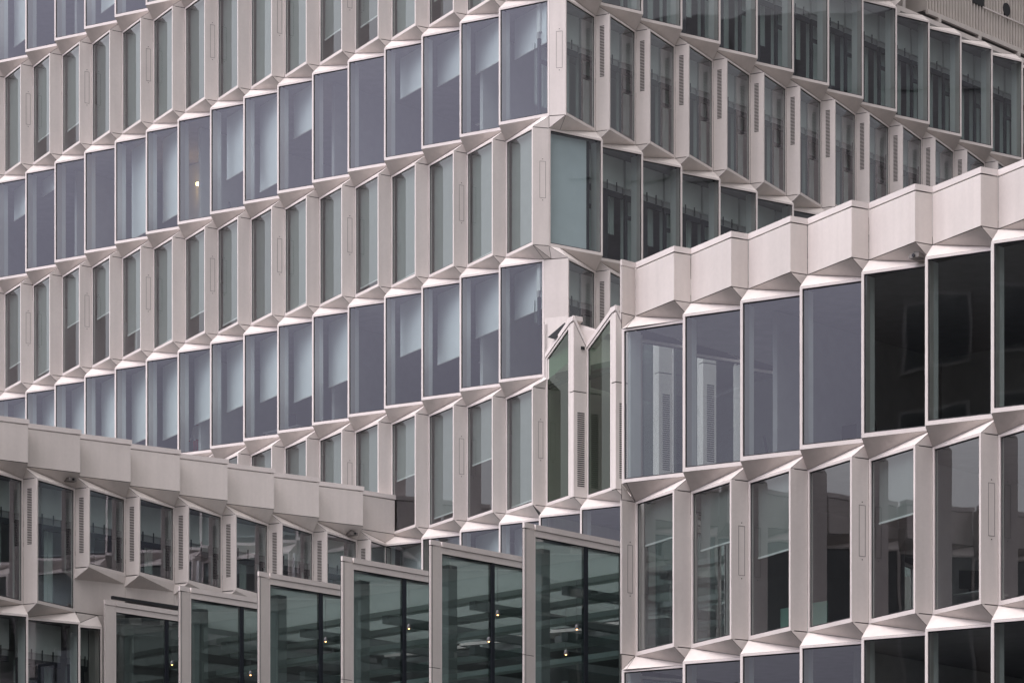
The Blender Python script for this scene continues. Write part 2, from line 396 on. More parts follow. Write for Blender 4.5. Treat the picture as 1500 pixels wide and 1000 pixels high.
rnd = random.Random(3)
NMID = tuple((nA[i] + nR[i]) for i in (0, 1))
for j in range(-2, 5):
    R = RT[j]; ty1 = j % 2 != 0; z0, z1 = bot(j), top(j); i = 0
    while i < len(R) - 1:
        a, b = R[i], R[i + 1]; f = b[4] if a[0] == 'K' else a[4]; k = max(a[1], b[1]) if f is FR_ else a[1]
        tag = seg_tag(a, b); P, Q = a[2], b[2]; step = 1
        n = f.n
        if tag == 'g' or (tag == 'k'):
            kind = 'g'
            if a[0] == '0' and b[0] == 'q' and b[1] == 0 and f is FA and not ty1 and j != 2:    # last wide window reaches the corner
                Q = R[i + 2][2]; step = 2
            if tag == 'k' and a[0] == 'K' and ty1:
                Q = R[i + 2][2]; step = 2; k = 1
            elif tag == 'k': kind = 'p'
        else: kind = 'p'
        if tag == 'k' and kind == 'p' and j == 2 and b[0] == 'K':     # one flat corner panel over both segments
            Q = R[i + 2][2]; step = 2; n = NMID
        i += step
        ff = FR_ if (a[0] == 'K') else f
        zb = zb_(j, ff)
        if tag == 'k' and kind == 'p' and j == 2: zb = 22.15 + EYE; n = NMID
        if not exists(j, ff, k): continue
        if ff is FR_ and j > 2: continue
        if not inview([(*P, zb), (*Q, z1), (*P, z1), (*Q, zb)]): continue
        uu = (P[0] - K[0]) * dA[0] + (P[1] - K[1]) * dA[1]
        if ff is FA and j >= 4 and uu > UB + .5: continue
        if kind == 'p':
            if ff is FR_ and not ty1 and tag == 'p':
                panel(tower, 'louvred_panel', P, Q, zb, z1, n, louvre=(.30, .62, .30, 1.75))
            elif tag == 'k' and ff is FR_ or (tag == 'k' and j == 2):
                if tag == 'k' and j != 2: n = NMID
                panel(tower, 'corner_panel', P, Q, zb, z1, n, hatch=(j == 0))
            else:
                narrow = (ff is FA and ty1)
                panel(tower, 'flat_panel' if narrow else 'return_panel', P, Q, zb, z1, n, hatch=(narrow and (k % 2 == (1 if k > 3 else 0))))
        else:
            wide = (ff is FA) != ty1
            if ff is FR_: n = nR
            w = window(tower, 'wide_window' if wide else 'narrow_window', P, Q, zb, z1, n)
            if ff is FA:
                if wide:
                    fin(w, FA, k, zb, z1)
                    dr = rnd.choice([.35, .9, 1.3, 1.9, 2.4, 2.8])
                    dr = {0: {1: 1.1, 2: 1.15, 3: 1.15, 4: 1.15, 5: .1, 6: .1, 7: 1.3, 8: 2.6, 9: 1.9, 10: .1, 11: 2.6, 12: 2.85, 13: .1, 14: .1, 15: .5, 16: 1.0},
                          2: {1: 1.25, 2: 1.5, 3: 2.0, 4: 1.5, 5: .1, 6: 1.9, 7: 2.1, 8: 1.85, 9: 1.9, 10: 2.05, 11: 2.3, 12: 2.2, 13: 3.0, 14: 2.9}}.get(j, {}).get(k, dr)
                    if dr > .15: blind(w, FA.at(FA.u(k) + .25, -.50), FA.at(FA.u(k - 1) + FA.q / 2 + .04, -.08), z1 - .03, dr, nA)
                else:
                    dr = rnd.choice([1.6, 2.4, 2.9, 3.0, 3.1, 3.12])
                    if dr: blind(w, FA.at(FA.u(k) + FA.q / 2 - .08, -.16), FA.at(FA.u(k - 1) + FA.q + .12, .22), z1 - .06, dr, nA, SHADE)
            else:
                if wide: fin(w, FR_, k, zb, z1)
                if not (k == 1 and ty1):
                    ua = FR_.u(k - 1) + FR_.q if wide else FR_.u(k - 1) + .1
                    inner_window(w, FR_, ua - .1, ua + 1.5, zb, z1, j * 31 + k)
                else:
                    b_ = MB(); q0, q1, q2 = FR_.at(.12, -.16), FR_.at(1.36, .15), FR_.at(1.48, .16); e_, m_, L_ = axes(q0, q1, nR); b_.box(q0, e_, m_, 0, L_, -.02, 0, zb + .02, z1 - .08, BLUB); b_.box(q0, e_, m_, L_ + .004, L_ + .1, -.03, .0, zb + .02, z1 - .08, DKFR); b_.build('roller_blind', w)
    # folds under this row
    if j == 4: continue
    Lr = RT[j + 1]
    for i in range(len(R) - 1):
        a, b = R[i], R[i + 1]; c_, d_ = Lr[i], Lr[i + 1]; tag = seg_tag(a, b); f = b[4] if a[0] == 'K' else a[4]
        k = max(a[1], b[1]) if f is FR_ else a[1]
        if not exists(j, f, k) or (f is FR_ and j >= 2): continue
        if tag == 'k' and j >= 2 and not (j == 2 and b[0] == 'K'): continue
        if not inview([(*a[2], z0), (*b[2], z0 - GAPH)]): continue
        uu = (a[2][0] - K[0]) * dA[0] + (a[2][1] - K[1]) * dA[1]
        if f is FA and j >= 3 and uu > UB + .5: continue
        n = NMID if tag == 'k' else f.n
        narrow_above = (f is FA) == ty1
        fold(tower, 'folded_sill' if narrow_above else 'folded_soffit', [(a[2], b[2], c_[2], d_[2], (a[3], b[3], c_[3], d_[3]), 'g' if tag == 'g' else tag, n)], z0, top(j + 1))
# slabs, core, partitions, roof step
for j in range(-3, 5):
    b = MB(); b.prism([PL(.12, .12), PL(29, .12), PL(29, 27), PL(.12, 27)], top(j + 1) + .01, bot(j) - .02, CEIL)
    b.build('floor_slab', tower)
b = MB(); b.prism([PL(10, 9.5), PL(28, 9.5), PL(28, 26), PL(10, 26)], 0, top(-3), CONC); b.build('core_wall', tower)
for j in range(-2, 5):
    for kk in ((3, 7, 12, 16) if j % 2 else (1.97, 6, 9.97, 14)):
        b = MB(); u = FA.u(kk) + .1; b.box(K, dA, dR, u, u + .12, .6, 7.3, bot(j), top(j) - .02, INWH if (kk + j) % 2 else INGR); b.build('partition_wall', tower)
# base walls of the tower above the link roof, behind the right wing
b = MB(); b.box(K, dR, nR, .0, 26, -.25, -.06, 15, 22.15 + EYE - .05, CLAD)
b.build('base_wall', tower)
kr = FR_.u(R_TOP_K + 1)
b = MB(); b.prism([PL(-.02, kr - 1), PL(28, kr - 1), PL(28, 27), PL(-.02, 27)], top(-1) + .03, top(-1) + .16, ROOF)
b.build('roof_deck', tower)
b = MB(); e0 = RT[-2]
b.prism([PL(.1, kr - .75), PL(20, kr - .75), PL(20, kr - .6), PL(.1, kr - .6)], top(-1) + .2, top(-3), CLAD); b.build('end_wall', tower)
b = MB(); b.prism([PL(28.85, .14), PL(29.0, .14), PL(29.0, 26.9), PL(28.85, 26.9)], 0, top(-3), INGR); b.build('end_wall', tower)
b = MB(); b.prism([PL(.14, 26.8), PL(28.8, 26.8), PL(28.8, 27), PL(.14, 27)], 0, top(-3), INGR); b.build('back_wall', tower)

for k in range(R_TOP_K + 1, 15):
    t_ = top(-1); b = MB(); v0, w1, v1 = FR_.va(k - 1), FR_.wa(k), FR_.va(k)
    tri(b, (*v0, t_), (*w1, t_), (*v1, t_ + .33), nR); tri(b, (*v0, t_), (*v1, t_ + .33), (*v0, t_ + .33), nR); b.build('folded_sill', tower)
# ================================================================== link building on the tower's left face line, right of its corner
link = thing('link_building', (*FA.at(-3, 0), 0), 'low link with two gabled green-glazed bays filling the gap between tower corner and right wing', 'building')
zt3, zb3, zt4 = top(3), bot(3), top(4)
def annex_pts(k, narrow): return FA.at(FA.u(k) + QA, DA if narrow else 0), FA.at(FA.u(k), 0 if narrow else DA)
GV = 21.30 + EYE; GP = 22.02 + EYE          # coping heights at the valley and at the ridge
for k in range(0, -4, -1):
    V = FA.va(k); A1 = FA.na(k - 1); A0 = FA.at(FA.u(k - 1) + QA + .20, DA - .045); V2 = FA.va(k - 1)
    c = lambda p, z: (*p, z)
    w = window(link, 'gabled_window', V, A0, zb3, GV - .14, nA, gl=G_LNK, wt=.06, z1q=GP - .22, wr=.06)
    e, m, L = axes(V, A0, nA)
    mb = MB(); mb.box(V, e, m, .05, L - .06, -.10, -.05, 20.3 + EYE, 20.42 + EYE, DKFR); mb.build('transom', w)
    # post between glass and louvred face
    panel(link, 'edge_post', A0, A1, zb3, 19.95 + EYE, nA); panel(link, 'edge_post', A0, A1, 19.95 + EYE, GP - .17, nA)
    panel(link, 'louvred_panel', A1, V2, zb3, 19.95 + EYE, nA, louvre=(.28, .82, .55, 2.6, 36))
    panel(link, 'gable_panel', A1, V2, 19.95 + EYE, GP - .16, nA, zq1=GV - .12)
    if k == 0:
        e2, m2, L2 = axes(A1, V2, nA); mb = MB(); mb.box(A1, e2, m2, L2 * .55, L2 * .8, -.002, .03, 21.12 + EYE, 21.2 + EYE, GASK); mb.build('vent_cap', link)
    # copings
    for P, Q, za, zb in ((V, A0, GV, GP - .06), (A0, A1, GP - .06, GP), (A1, V2, GP, GV)):
        e2, m2, L2 = axes(P, Q, nA); q = lambda p, d, z: (p[0] + m2[0] * d, p[1] + m2[1] * d, z)
        cb = MB(); cb.hexa([q(P, -.3, za - .13), q(Q, -.3, zb - .13), q(Q, .025, zb - .13), q(P, .025, za - .13), q(P, -.3, za), q(Q, -.3, zb), q(Q, .025, zb), q(P, .025, za)], TRIM)
        cb.build('coping', link)
    # wide window row below with its folds
    a0 = FA.wa(k); q1 = FA.va(k - 1); a1 = FA.wa(k - 1)
    ww = window(link, 'wide_window', a0, q1, bot(4), zt4, nA); fin(ww, FA, k, bot(4), zt4)
    panel(link, 'return_panel', q1, a1, bot(4), zt4, nA)
    NaB = FA.na(k - 1)
    fold(link, 'folded_sill', [(V, NaB, a0, q1, (0, DA, DA, 0), 'g', nA), (NaB, V2, q1, a1, (DA, 0, 0, DA), 'p', nA)], zb3, zt4)
for z0_, z1_ in ((top(4) + .02, bot(3) - .03), (top(5), bot(4) - .02)):
    b = MB(); b.prism([PL(-.1, .12), PL(-9, .12), PL(-9, 8), PL(-.1, 8)], z0_, z1_, CEIL); b.build('floor_slab', link)
b = MB(); b.prism([PL(-.05, .2), PL(-26, .2), PL(-26, 10), PL(-.05, -.05 + 10)], 20.6 + EYE, 20.75 + EYE, ROOF); b.build('roof_deck', link)
b = MB(); b.prism([PL(.0, 4), PL(-9, 4), PL(-9, 4.2), PL(.0, 4.2)], 0, 20.5 + EYE, INGR); b.build('back_wall', link)
def at_photo(X, Y, d):
    u = FA.px(X, d); return (*FA.at(u, d), FA.h(u, d, Y))
b = MB(); b.face([at_photo(802, 494, .22), at_photo(827, 472.5, .22), at_photo(838, 477.5, .22), at_photo(813, 497, .22)], GASK); b.build('notch_soffit', link)  # flat dark sheet drawn for the sloped soffit of the notch
b = MB(); b.face([at_photo(797.5, 466, .0), at_photo(832, 462, .0), at_photo(846, 520, .0), at_photo(797.5, 560, .0)], CLAD); b.build('upstand_wall', link)
b = MB(); q_ = [at_photo(829, 468.5, .35), at_photo(876, 483, -.2), at_photo(874, 490, -.3), at_photo(858, 503, .0), at_photo(838, 486, .25)]
b.face(q_, TRIM); b.build('roof_flashing', link)
na0, va0, wa0 = FA.na(0), FA.va(0), FA.wa(0)
fold(link, 'folded_sill', [(na0, va0, va0, wa0, (DA, 0, 0, DA), 'p', nA)], zb3, zt4)

# ================================================================== right wing
CTOP = 18.1904 + EYE; CPB = 17.0542 + EYE
wing = thing('office_wing', (*FC.at(0, 0), 0), 'nearest pale wing on the right with a zigzag blank parapet over large bay windows', 'building')
KC = FC.at(6 * PA + .15, DA)
KS = range(6, -8, -1)
def ringC(narrow):
    r = [('C', 7, KC, DA, FC)]
    for k in KS:
        if k < 6 : r.append(('q', k, FC.na(k) if narrow else FC.va(k), DA if narrow else 0, FC))
        if k == 6 and not narrow:
            r.append(('0', 6, FC.at(FC.u(6) + .02, DA), DA, FC)); r[0] = ('C', 7, FC.at(6 * PA + .15, DA), DA, FC)
        else: r.append(('0', k, FC.va(k) if narrow else FC.wa(k), 0 if narrow else DA, FC))
    return r
C_rows = {3: True, 4: False, 5: True, 6: False, 7: True}
rc = random.Random(11)
def facade_rows(parent, rows, ringf, f, base_j, first_k):
    pass
RC = {True: ringC(True), False: ringC(False)}
for j in range(3, 8):
    nar = C_rows[j]; R = RC[nar]; z0, z1 = (CPB if j == 3 else bot(j)), (CTOP if j == 3 else top(j))
    i = 0
    while i < len(R) - 1:
        a, b = R[i], R[i + 1]; P, Q = a[2], b[2]; k = a[1]; st = 1
        if a[0] == 'C': tag = 'p'
        else: tag = 'p' if a[1] == b[1] else 'g'
        if a[0] == 'C' and not nar:           # wide rows: the end window starts right at the corner
            Q = R[i + 2][2]; tag = 'g'; st = 2; k = 6
        i += st
        if not inview([(*P, z0), (*Q, z1)], 420): continue
        if j == 3:
            nm = 'parapet_panel'
            panel(wing, nm, P, Q, z0 + .0, z1 - .13, nA, g=.012)
            e, m, L = axes(P, Q, nA); cb = MB()
            cb.box(P, e, m, 0, L, -.04 if a[0] == 'C' else -.30, .006, z1 - .12, z1, TRIM); cb.build('coping', wing)
        elif tag == 'p':
            hatch = nar and ((k % 2 == 0) if k < 7 else True)
            panel(wing, 'flat_panel' if nar else 'return_panel', P, Q, z0, z1, nA, hatch=hatch)
        else:
            w = window(wing, 'narrow_window' if nar else 'wide_window', P, Q, z0, z1, nA, wl=.055, wr=.055)
            if not nar:
                fin(w, FC, k, z0, z1)
            else:
                dr = [0, 0, 1.2, .0, 1.5, 1.15, .85, 0][k] if 0 <= k < 8 else 0
                if j != 5: dr = 0
                if dr: blind(w, FC.at(FC.u(k) + QA / 2 - .12, -.18), FC.at(FC.u(k - 1) + QA + .14, .2), z1 - .06, dr, nA, SHADE)
    if j == 7: continue
    Lr = RC[not nar]
    # folds (both rings hold the same points; the wide ring has one more pair at the corner)
    for k in KS:
        up = lambda s, kk: next((p for p in R if p[0] == s and p[1] == kk), None)
        lo = lambda s, kk: next((p for p in Lr if p[0] == s and p[1] == kk), None)
        segs = []
        if k == 6:
            CU, CL = ('C', 7, KC, DA, FC), ('C', 7, KC, DA, FC)
            U, Lw = up('0', 6), lo('0', 6)
            if nar: segs.append((KC, U[2], KC, Lw[2], (DA, 0, DA, DA), 'p', nA))
            else: segs.append((KC, U[2], KC, Lw[2], (DA, DA, DA, 0), 'p', nA))
        a, b = up('0', k), up('q', k - 1); c_, d_ = lo('0', k), lo('q', k - 1)
        if b: segs.append((a[2], b[2], c_[2], d_[2], (a[3], b[3], c_[3], d_[3]), 'g', nA))
        a, b = up('q', k - 1), up('0', k - 1); c_, d_ = lo('q', k - 1), lo('0', k - 1)
        if a and b: segs.append((a[2], b[2], c_[2], d_[2], (a[3], b[3], c_[3], d_[3]), 'p', nA))
        zu = CPB if j == 3 else bot(j)
        if segs and inview([(*segs[-1][0], zu), (*segs[-1][3], top(j + 1))], 420):
            fold(wing, 'folded_sill' if nar else 'folded_soffit', segs, zu, top(j + 1))
# end wall facing the courtyard: same folded bays, mirrored in the atrium glass
FE = Fr(KC, dR, dA, PR, QR, DR, .45)
for j in range(3, 8):
    nar = j % 2 == 0; z0, z1 = (CPB if j == 3 else bot(j)), (CTOP if j == 3 else top(j))
    for k in range(0, 7):
        a, b, c_ = (FE.va(k), FE.na(k), FE.va(k + 1)) if nar else (FE.wa(k), FE.va(k), FE.wa(k + 1))
        if j == 3:
            pb = MB(); e, m, L = axes(a, b, dA); pb.box(a, e, m, 0, L, -.1, 0, z0, z1, CLAD); e, m, L = axes(b, c_, dA); pb.box(b, e, m, 0, L, -.1, 0, z0, z1, CLAD); pb.build('end_parapet_panel', wing)
        else:
            panel(wing, 'end_return_panel', a, b, z0, z1, dA); window(wing, 'end_window', b, c_, z0, z1, dA)
        if j < 7:
            a2, b2, c2 = (FE.wa(k), FE.va(k), FE.wa(k + 1)) if nar else (FE.va(k), FE.na(k), FE.va(k + 1))
            da, db = (0, DR) if nar else (DR, 0)
            fold(wing, 'end_fold', [(a, b, a2, b2, (da, db, db, da), 'p', dA), (b, c_, b2, c2, (db, da, da, db), 'g', dA)], z0, top(j + 1))
cend = UC + 6 * PA - .1
for j in range(3, 8):
    b = MB(); b.prism([PL(cend, VC + .12), PL(cend - 26, VC + .12), PL(cend - 26, -.4), PL(cend, -.4)], (top(j + 1) + .01), ((CPB if j == 3 else bot(j)) - .02), CEIL); b.build('floor_slab', wing)
b = MB(); b.prism([PL(cend - .3, VC + .4), PL(cend - 26, VC + .4), PL(cend - 26, -.4), PL(cend - .3, -.4)], CPB + .1, CPB + .3, ROOF); b.build('roof_deck', wing)
b = MB(); b.prism([PL(cend - 3, VC + 6.5), PL(cend - 26, VC + 6.5), PL(cend - 26, VC + 6.7), PL(cend - 3, VC + 6.7)], 0, CPB, INGR); b.build('back_wall', wing)
b = MB(); b.box(FC.o, dA, dR, FC.u(4.0), FC.u(5.6), 4.2, 4.3, bot(4), bot(4) + 2.3, INWH); b.build('partition_wall', wing)
for j, kk in ((4, 3.95), (5, 4.6), (5, 1.6), (6, 2.6), (4, -1.4)):
    b = MB(); b.box(FC.o, dA, dR, FC.u(kk), FC.u(kk) + .12, .7, 6.4, bot(j), top(j) - .02, INGR); b.build('partition_wall', wing)
b = MB(); b.prism([PL(cend - .2, VC + .3), PL(cend - 26, VC + .3), PL(cend - 26, VC + .5), PL(cend - .2, VC + .5)], 0, bot(7), CONC); b.build('plinth_wall', wing)

# ================================================================== left wing
DBOT0 = 4.0 + EYE
lwing = thing('office_wing', (*FB.at(0, 0), 0), 'pale wing on the left, blank parapet over dark windows and slim louvres', 'building')
KB = range(-14, 9)
UEND = -VB - .02                              # where the wing meets the tower's left face
END = FB.at(UEND - .03, .16); END0 = FB.at(UEND - .03, .05)
for k in KB:
    far = k < -1                              # beyond the picture, seen mirrored in the right wing
    # parapet tile: from the valley on the left to the proud edge on the right, then a short return
    P, Q = FB.va(k - 1), (END if k == 8 else FB.wa(k))
    panel(lwing, 'parapet_panel', P, Q, CPB, CTOP - .14, nR, g=.012)
    e, m, L = axes(P, Q, nR); cb = MB(); cb.box(P, e, m, -.03, L + .03, -.3, .012, CTOP - .125, CTOP, TRIM); cb.build('coping', lwing)
    if k < 8:
        e, m, L = axes(Q, FB.va(k), nR); rb = MB(); rb.box(Q, e, m, .012, L, -.1, -.002, CPB, CTOP - .135, CLAD); rb.build('return_panel', lwing)
        nx = FB.wa(k + 1) if k < 7 else END
        nv = FB.va(k + 1) if k < 7 else END0
        fold(lwing, 'folded_soffit', [(FB.wa(k), FB.va(k), FB.va(k), FB.na(k), (DR, 0, 0, DR), 'p', nR), (FB.va(k), nx, FB.na(k), nv, (0, DR, DR, 0), 'g', nR)], CPB, top(4))
        low = k >= 1
        z0, z1 = 14.62 + EYE if low else bot(4), top(4)
        V, A = FB.va(k), FB.na(k)
        panel(lwing, 'louvred_panel', V, A, z0, z1, nR, louvre=None if far else (.30, .62, .25, 1.72))
        w = window(lwing, 'narrow_window', A, nv, z0, z1, nR)
        if not far: inner_window(w, FB, FB.u(k) + .25, FB.u(k + 1) + .02, z0, z1, 100 + k)
        zl = z0 - .30; X0 = FB.at(FB.u(k) + .0, -.02); X1 = FB.at(FB.u(k + 1) + .0, -.02)
        if low:                               # short bays: a little soffit and a flat fascia under them
            cb = MB(); e, m, L = axes(A, nv, nR)
            cb.face([(*V, z0 - .012), (*A, z0 - .012), (*FB.at(FB.u(k) + .1, .0), zl)], CLAD)
            cb.face([(*A, z0), (*nv, z0), (*FB.at(FB.u(k + 1) + .12, .0), zl + .08), (*FB.at(FB.u(k) + .1, .0), zl)], CLAD)
            cb.build('folded_sill', lwing)
            fb_ = MB(); fb_.box(FB.o, FB.t, FB.n, FB.u(k) + .13, FB.u(k + 1) + .12, -.05, 0, (top(5) + .35 if k == 1 else zl - .3), zl + .3, CLAD); fb_.build('fascia_panel', lwing)
        else:
            fold(lwing, 'folded_sill', [(V, A, FB.wa(k), FB.va(k), (0, DR, DR, 0), 'p', nR), (A, nv, FB.va(k), FB.wa(k + 1), (DR, 0, 0, DR), 'g', nR)], bot(4), top(5))
    if k <= 2:                                # wide row below
        P, Q = FB.va(k - 1), FB.wa(k)
        if k == 2: Q = FB.at(FB.u(1) + QR + .62, .19)
        w = window(lwing, 'wide_window', P, Q, bot(5), top(5), nR)
        if not far:
            if k < 2: fin(w, FB, k, bot(5), top(5))
            inner_window(w, FB, FB.u(k - 1) + .28, FB.u(k) - (0 if k < 2 else .8), bot(5), top(5), 200 + k)
        if k == 2:
            ub = FB.u(1) + QR
            eb = MB(); eb.box(FB.o, FB.t, FB.n, ub + .63, ub + .95, -.4, .0, DBOT0, top(5) + .34, CLAD); eb.build('end_post', lwing)
            cb = MB(); tri(cb, (*P, top(5)), (*Q, top(5)), (*FB.at(ub + .6, .0), top(5) + .33), nR); tri(cb, (*P, top(5)), (*FB.at(ub + .6, .0), top(5) + .33), (*FB.at(ub - .1, .0), top(5) + .33), nR)
            cb.build('folded_sill', lwing)
for j in (3, 4, 5):
    b = MB(); b.prism([PL(UB + .12, VB - 26), PL(UB + .12, -.5), PL(UB + 14, -.5), PL(UB + 14, VB - 26)], top(j + 1) + .01, (CPB if j == 3 else bot(j)) - .02, CEIL); b.build('floor_slab', lwing)
b = MB(); b.prism([PL(UB + .35, VB - 26), PL(UB + .35, -.35), PL(UB + 14, -.35), PL(UB + 14, VB - 26)], CPB + .25, CPB + .4, ROOF); b.build('roof_deck', lwing)
b = MB(); b.prism([PL(UB + 5, VB - 26), PL(UB + 5, -.5), PL(UB + 5.2, -.5), PL(UB + 5.2, VB - 26)], 0, CPB, INGR); b.build('back_wall', lwing)
b = MB(); b.prism([PL(UB + .14, VB - 26), PL(UB + .14, -.3), PL(UB + .3, -.3), PL(UB + .3, VB - 26)], 0, bot(5), CONC); b.build('plinth_wall', lwing)

# ================================================================== saw-toothed glass hall between the wings
D0 = (.27725, 72.0778); DH = 13.8092 + EYE; DP = 3.08; DL = 3.40; DBOT = 4.0 + EYE
hall = thing('glass_hall', (*D0, 0), 'glass hall of stepped tall panes with pale posts in front of the tower', 'glass hall')
outline = []
WBEAM = mat('pale_beam', (.75, .78, .76), .6); DBEAM = mat('dark_beam', (.24, .24, .25), .6)
POLY = bpy.data.materials.new('translucent_roof_fill'); POLY.use_nodes = True; _t = POLY.node_tree; _t.nodes.clear()  # hall roof made translucent so the sky brightens the interior
_o = _t.nodes.new('ShaderNodeOutputMaterial'); _m = _t.nodes.new('ShaderNodeMixShader'); _m.inputs[0].default_value = .24
_a = _t.nodes.new('ShaderNodeBsdfDiffuse'); _a.inputs[0].default_value = (.30, .31, .31, 1); _b = _t.nodes.new('ShaderNodeBsdfTranslucent'); _b.inputs[0].default_value = (.75, .8, .78, 1)
_t.links.new(_a.outputs[0], _m.inputs[1]); _t.links.new(_b.outputs[0], _m.inputs[2]); _t.links.new(_m.outputs[0], _o.inputs[0])
for k in range(5, -2, -1):
    o = (D0[0] + dA[0] * DP * k, D0[1] + dA[1] * DP * k)
    pt = lambda a, d=0: (o[0] + dR[0] * a + nR[0] * d, o[1] + dR[1] * a + nR[1] * d)
    pw = .345; zsp = DH - 3.05 + .02 * (k % 3)
    panel(hall, 'post', pt(0), pt(pw), DBOT, zsp, nR, g=.008); panel(hall, 'post', pt(0), pt(pw), zsp, DH - .13, nR, g=.008)
    pb = MB(); pb.hexa([(*pt(0, -.05), DH - .12), (*pt(pw + .02, -.05), DH - .12), (*pt(pw + .02, .012), DH - .12), (*pt(0, .012), DH - .12),
                        (*pt(0, -.05), DH), (*pt(pw - .03, -.05), DH), (*pt(pw - .03, .012), DH), (*pt(0, .012), DH)], TRIM); pb.build('post_cap', hall)
    pb = MB(); pb.box(o, dR, nR, pw + .035, DL, -.30, .012, DH - .125, DH, TRIM); pb.box(o, dR, nR, pw + .004, DL, -.28, -.008, DH - .26, DH - .135, TRIM); pb.build('top_rail', hall)
    window(hall, 'tall_window', pt(pw), pt(DL), DBOT, DH - .262, nR, gl=G_ATR, wl=.04, wr=.03, wt=.02, wb=.05, mull=1.80)
    e0 = pt(DL, -.02)
    nx = (o[0] - dA[0] * DP, o[1] - dA[1] * DP)
    if k > -1: window(hall, 'return_window', e0, (nx[0] - nR[0] * .06, nx[1] - nR[1] * .06), DBOT, DH - .02, dA, gl=G_ATR, fm=DKFR)
    outline += [pt(.02, -.06), pt(DL - .02, -.06)]
    cb = MB(); cb.prism([pt(1.0, -.4), pt(1.3, -.4), pt(1.3, -.7), pt(1.0, -.7)], DBOT, DH - .42, INGR); cb.build('inner_column', hall)
rb = MB(); rb.face([(*p, DH - .30) for p in outline + [PL(-15, -.45), PL(UB - .1, -.45)]], POLY); rb.build('translucent_roof', hall)
o5 = (D0[0] + dA[0] * DP * 5, D0[1] + dA[1] * DP * 5)
rb = MB(); rb.hexa([(*p, z) for z in (DH + .06, DH + .14) for p in [(o5[0] + dR[0] * a + dA[0] * d, o5[1] + dR[1] * a + dA[1] * d) for a, d in ((.3, .12), (3.3, .12), (3.3, .02), (.3, .02))]], GASK); rb.build('roof_edge', hall)
fb2 = MB(); fb2.prism(outline + [PL(-15, -.45), PL(UB - .1, -.45)], DBOT - .35, DBOT - .02, INGR); fb2.build('hall_floor', hall)
for i, z in enumerate((13.12, 12.78, 12.25, 11.75, 11.25, 10.45, 10.0, 9.2, 8.7, 7.8)):
    v0 = -6.9 + .5 * (i % 2)
    gb2 = MB(); gb2.prism([PL(UB - .2, v0), PL(-15, v0), PL(-15, v0 + .35), PL(UB - .2, v0 + .35)], z + EYE, z + EYE + .13, WBEAM)
    gb2.build('gallery_edge', hall)
for k in range(-1, 6):
    for z in (12.45, 11.35, 10.2, 9.0):
        a = -9.3 + k * DP + .4
        if a > UB - .6: continue
        gb2 = MB(); gb2.prism([PL(a, -9.0 + .0), PL(a - .2, -9.0), PL(a - .2, -3.0), PL(a, -3.0)], z + EYE, z + EYE + .2, DBEAM); gb2.build('cross_beam', hall)

# ================================================================== rooftop plant room (corrugated)
RIB = mat('corrugated_metal', (0.56, 0.51, 0.47), 0.5, noise=0.06, obvar=.02); VENT = mat('vent_dark', (0.02, 0.02, 0.022), 0.7)
du = FR_.px(1358, -.35); zb0 = FR_.h(du, -.35, 14); zp = zb0
plant = thing('plant_room', (*FR_.at(du, -.35), top(-1) + .2), 'corrugated metal rooftop plant room with a round vent above the right face of the tower', 'plant room')
b = MB(); n_ = 110; wv = .16
for i in range(n_):
    a0 = du + i * wv
    for (x0, x1, d0, d1) in ((a0, a0 + .05, -.35, -.35), (a0 + .05, a0 + .07, -.35, -.55), (a0 + .07, a0 + .14, -.55, -.55), (a0 + .14, a0 + .16, -.55, -.35)):
        p, q = FR_.at(x0, d0), FR_.at(x1, d1); b.face([(*p, zb0), (*q, zb0), (*q, zb0 + 6), (*p, zb0 + 6)], RIB)
b.face([(*FR_.at(du, -.35), zb0), (*FR_.at(du, -8), zb0), (*FR_.at(du, -8), zb0 + 6), (*FR_.at(du, -.35), zb0 + 6)], RIB)
b.face([(*FR_.at(du, -.56), zb0 + .01), (*FR_.at(du + n_ * wv, -.56), zb0 + .01), (*FR_.at(du + n_ * wv, -8), zb0 + .01), (*FR_.at(du, -8), zb0 + .01)], ROOF)
b.build('corrugated_wall', plant)
b = MB(); b.box(FR_.o, FR_.t, FR_.n, du - .05, du + n_ * wv, -.37, -.27, zb0 - .16, zb0 - .02, RIB)
b.build('bottom_rail', plant)
for i in range(5):
    b = MB(); b.box(FR_.o, FR_.t, FR_.n, du + .5 + i * 2.2, du + .62 + i * 2.2, -1.2, -.24, zb0 - .3, zb0 - .165, RIB); b.build('bracket', plant)
b = MB(); b.box(FR_.o, FR_.t, FR_.n, du + .0, du + n_ * wv, -3, -1.3, top(-1) + .17, zb0 - .02, GASK); b.build('shadow_gap_curb', plant)  # near-black curb: the shade of the gap is put into its colour
uv = FR_.px(1475, -.33); hv = FR_.h(uv, -.33, 14)
b = MB(); b.tube((*FR_.at(uv, -.40), hv), (*FR_.at(uv, -.335), hv), .21, .21, VENT, 20); b.build('round_vent', plant)
uv = FR_.px(1434, -.33); hv = FR_.h(uv, -.33, 2)
b = MB(); b.box(FR_.o, FR_.t, FR_.n, uv - .3, uv + .3, -.4, -.335, hv - .12, hv + .5, VENT); b.build('square_vent', plant)
b = MB(); b.box(FR_.o, FR_.t, FR_.n, FR_.px(1440, -.33), du + n_ * wv, -.345, -.325, FR_.h(FR_.px(1450, -.33), -.33, 15) - .02, FR_.h(FR_.px(1450, -.33), -.33, 15) + .02, TRIM); b.build('cover_strip', plant)

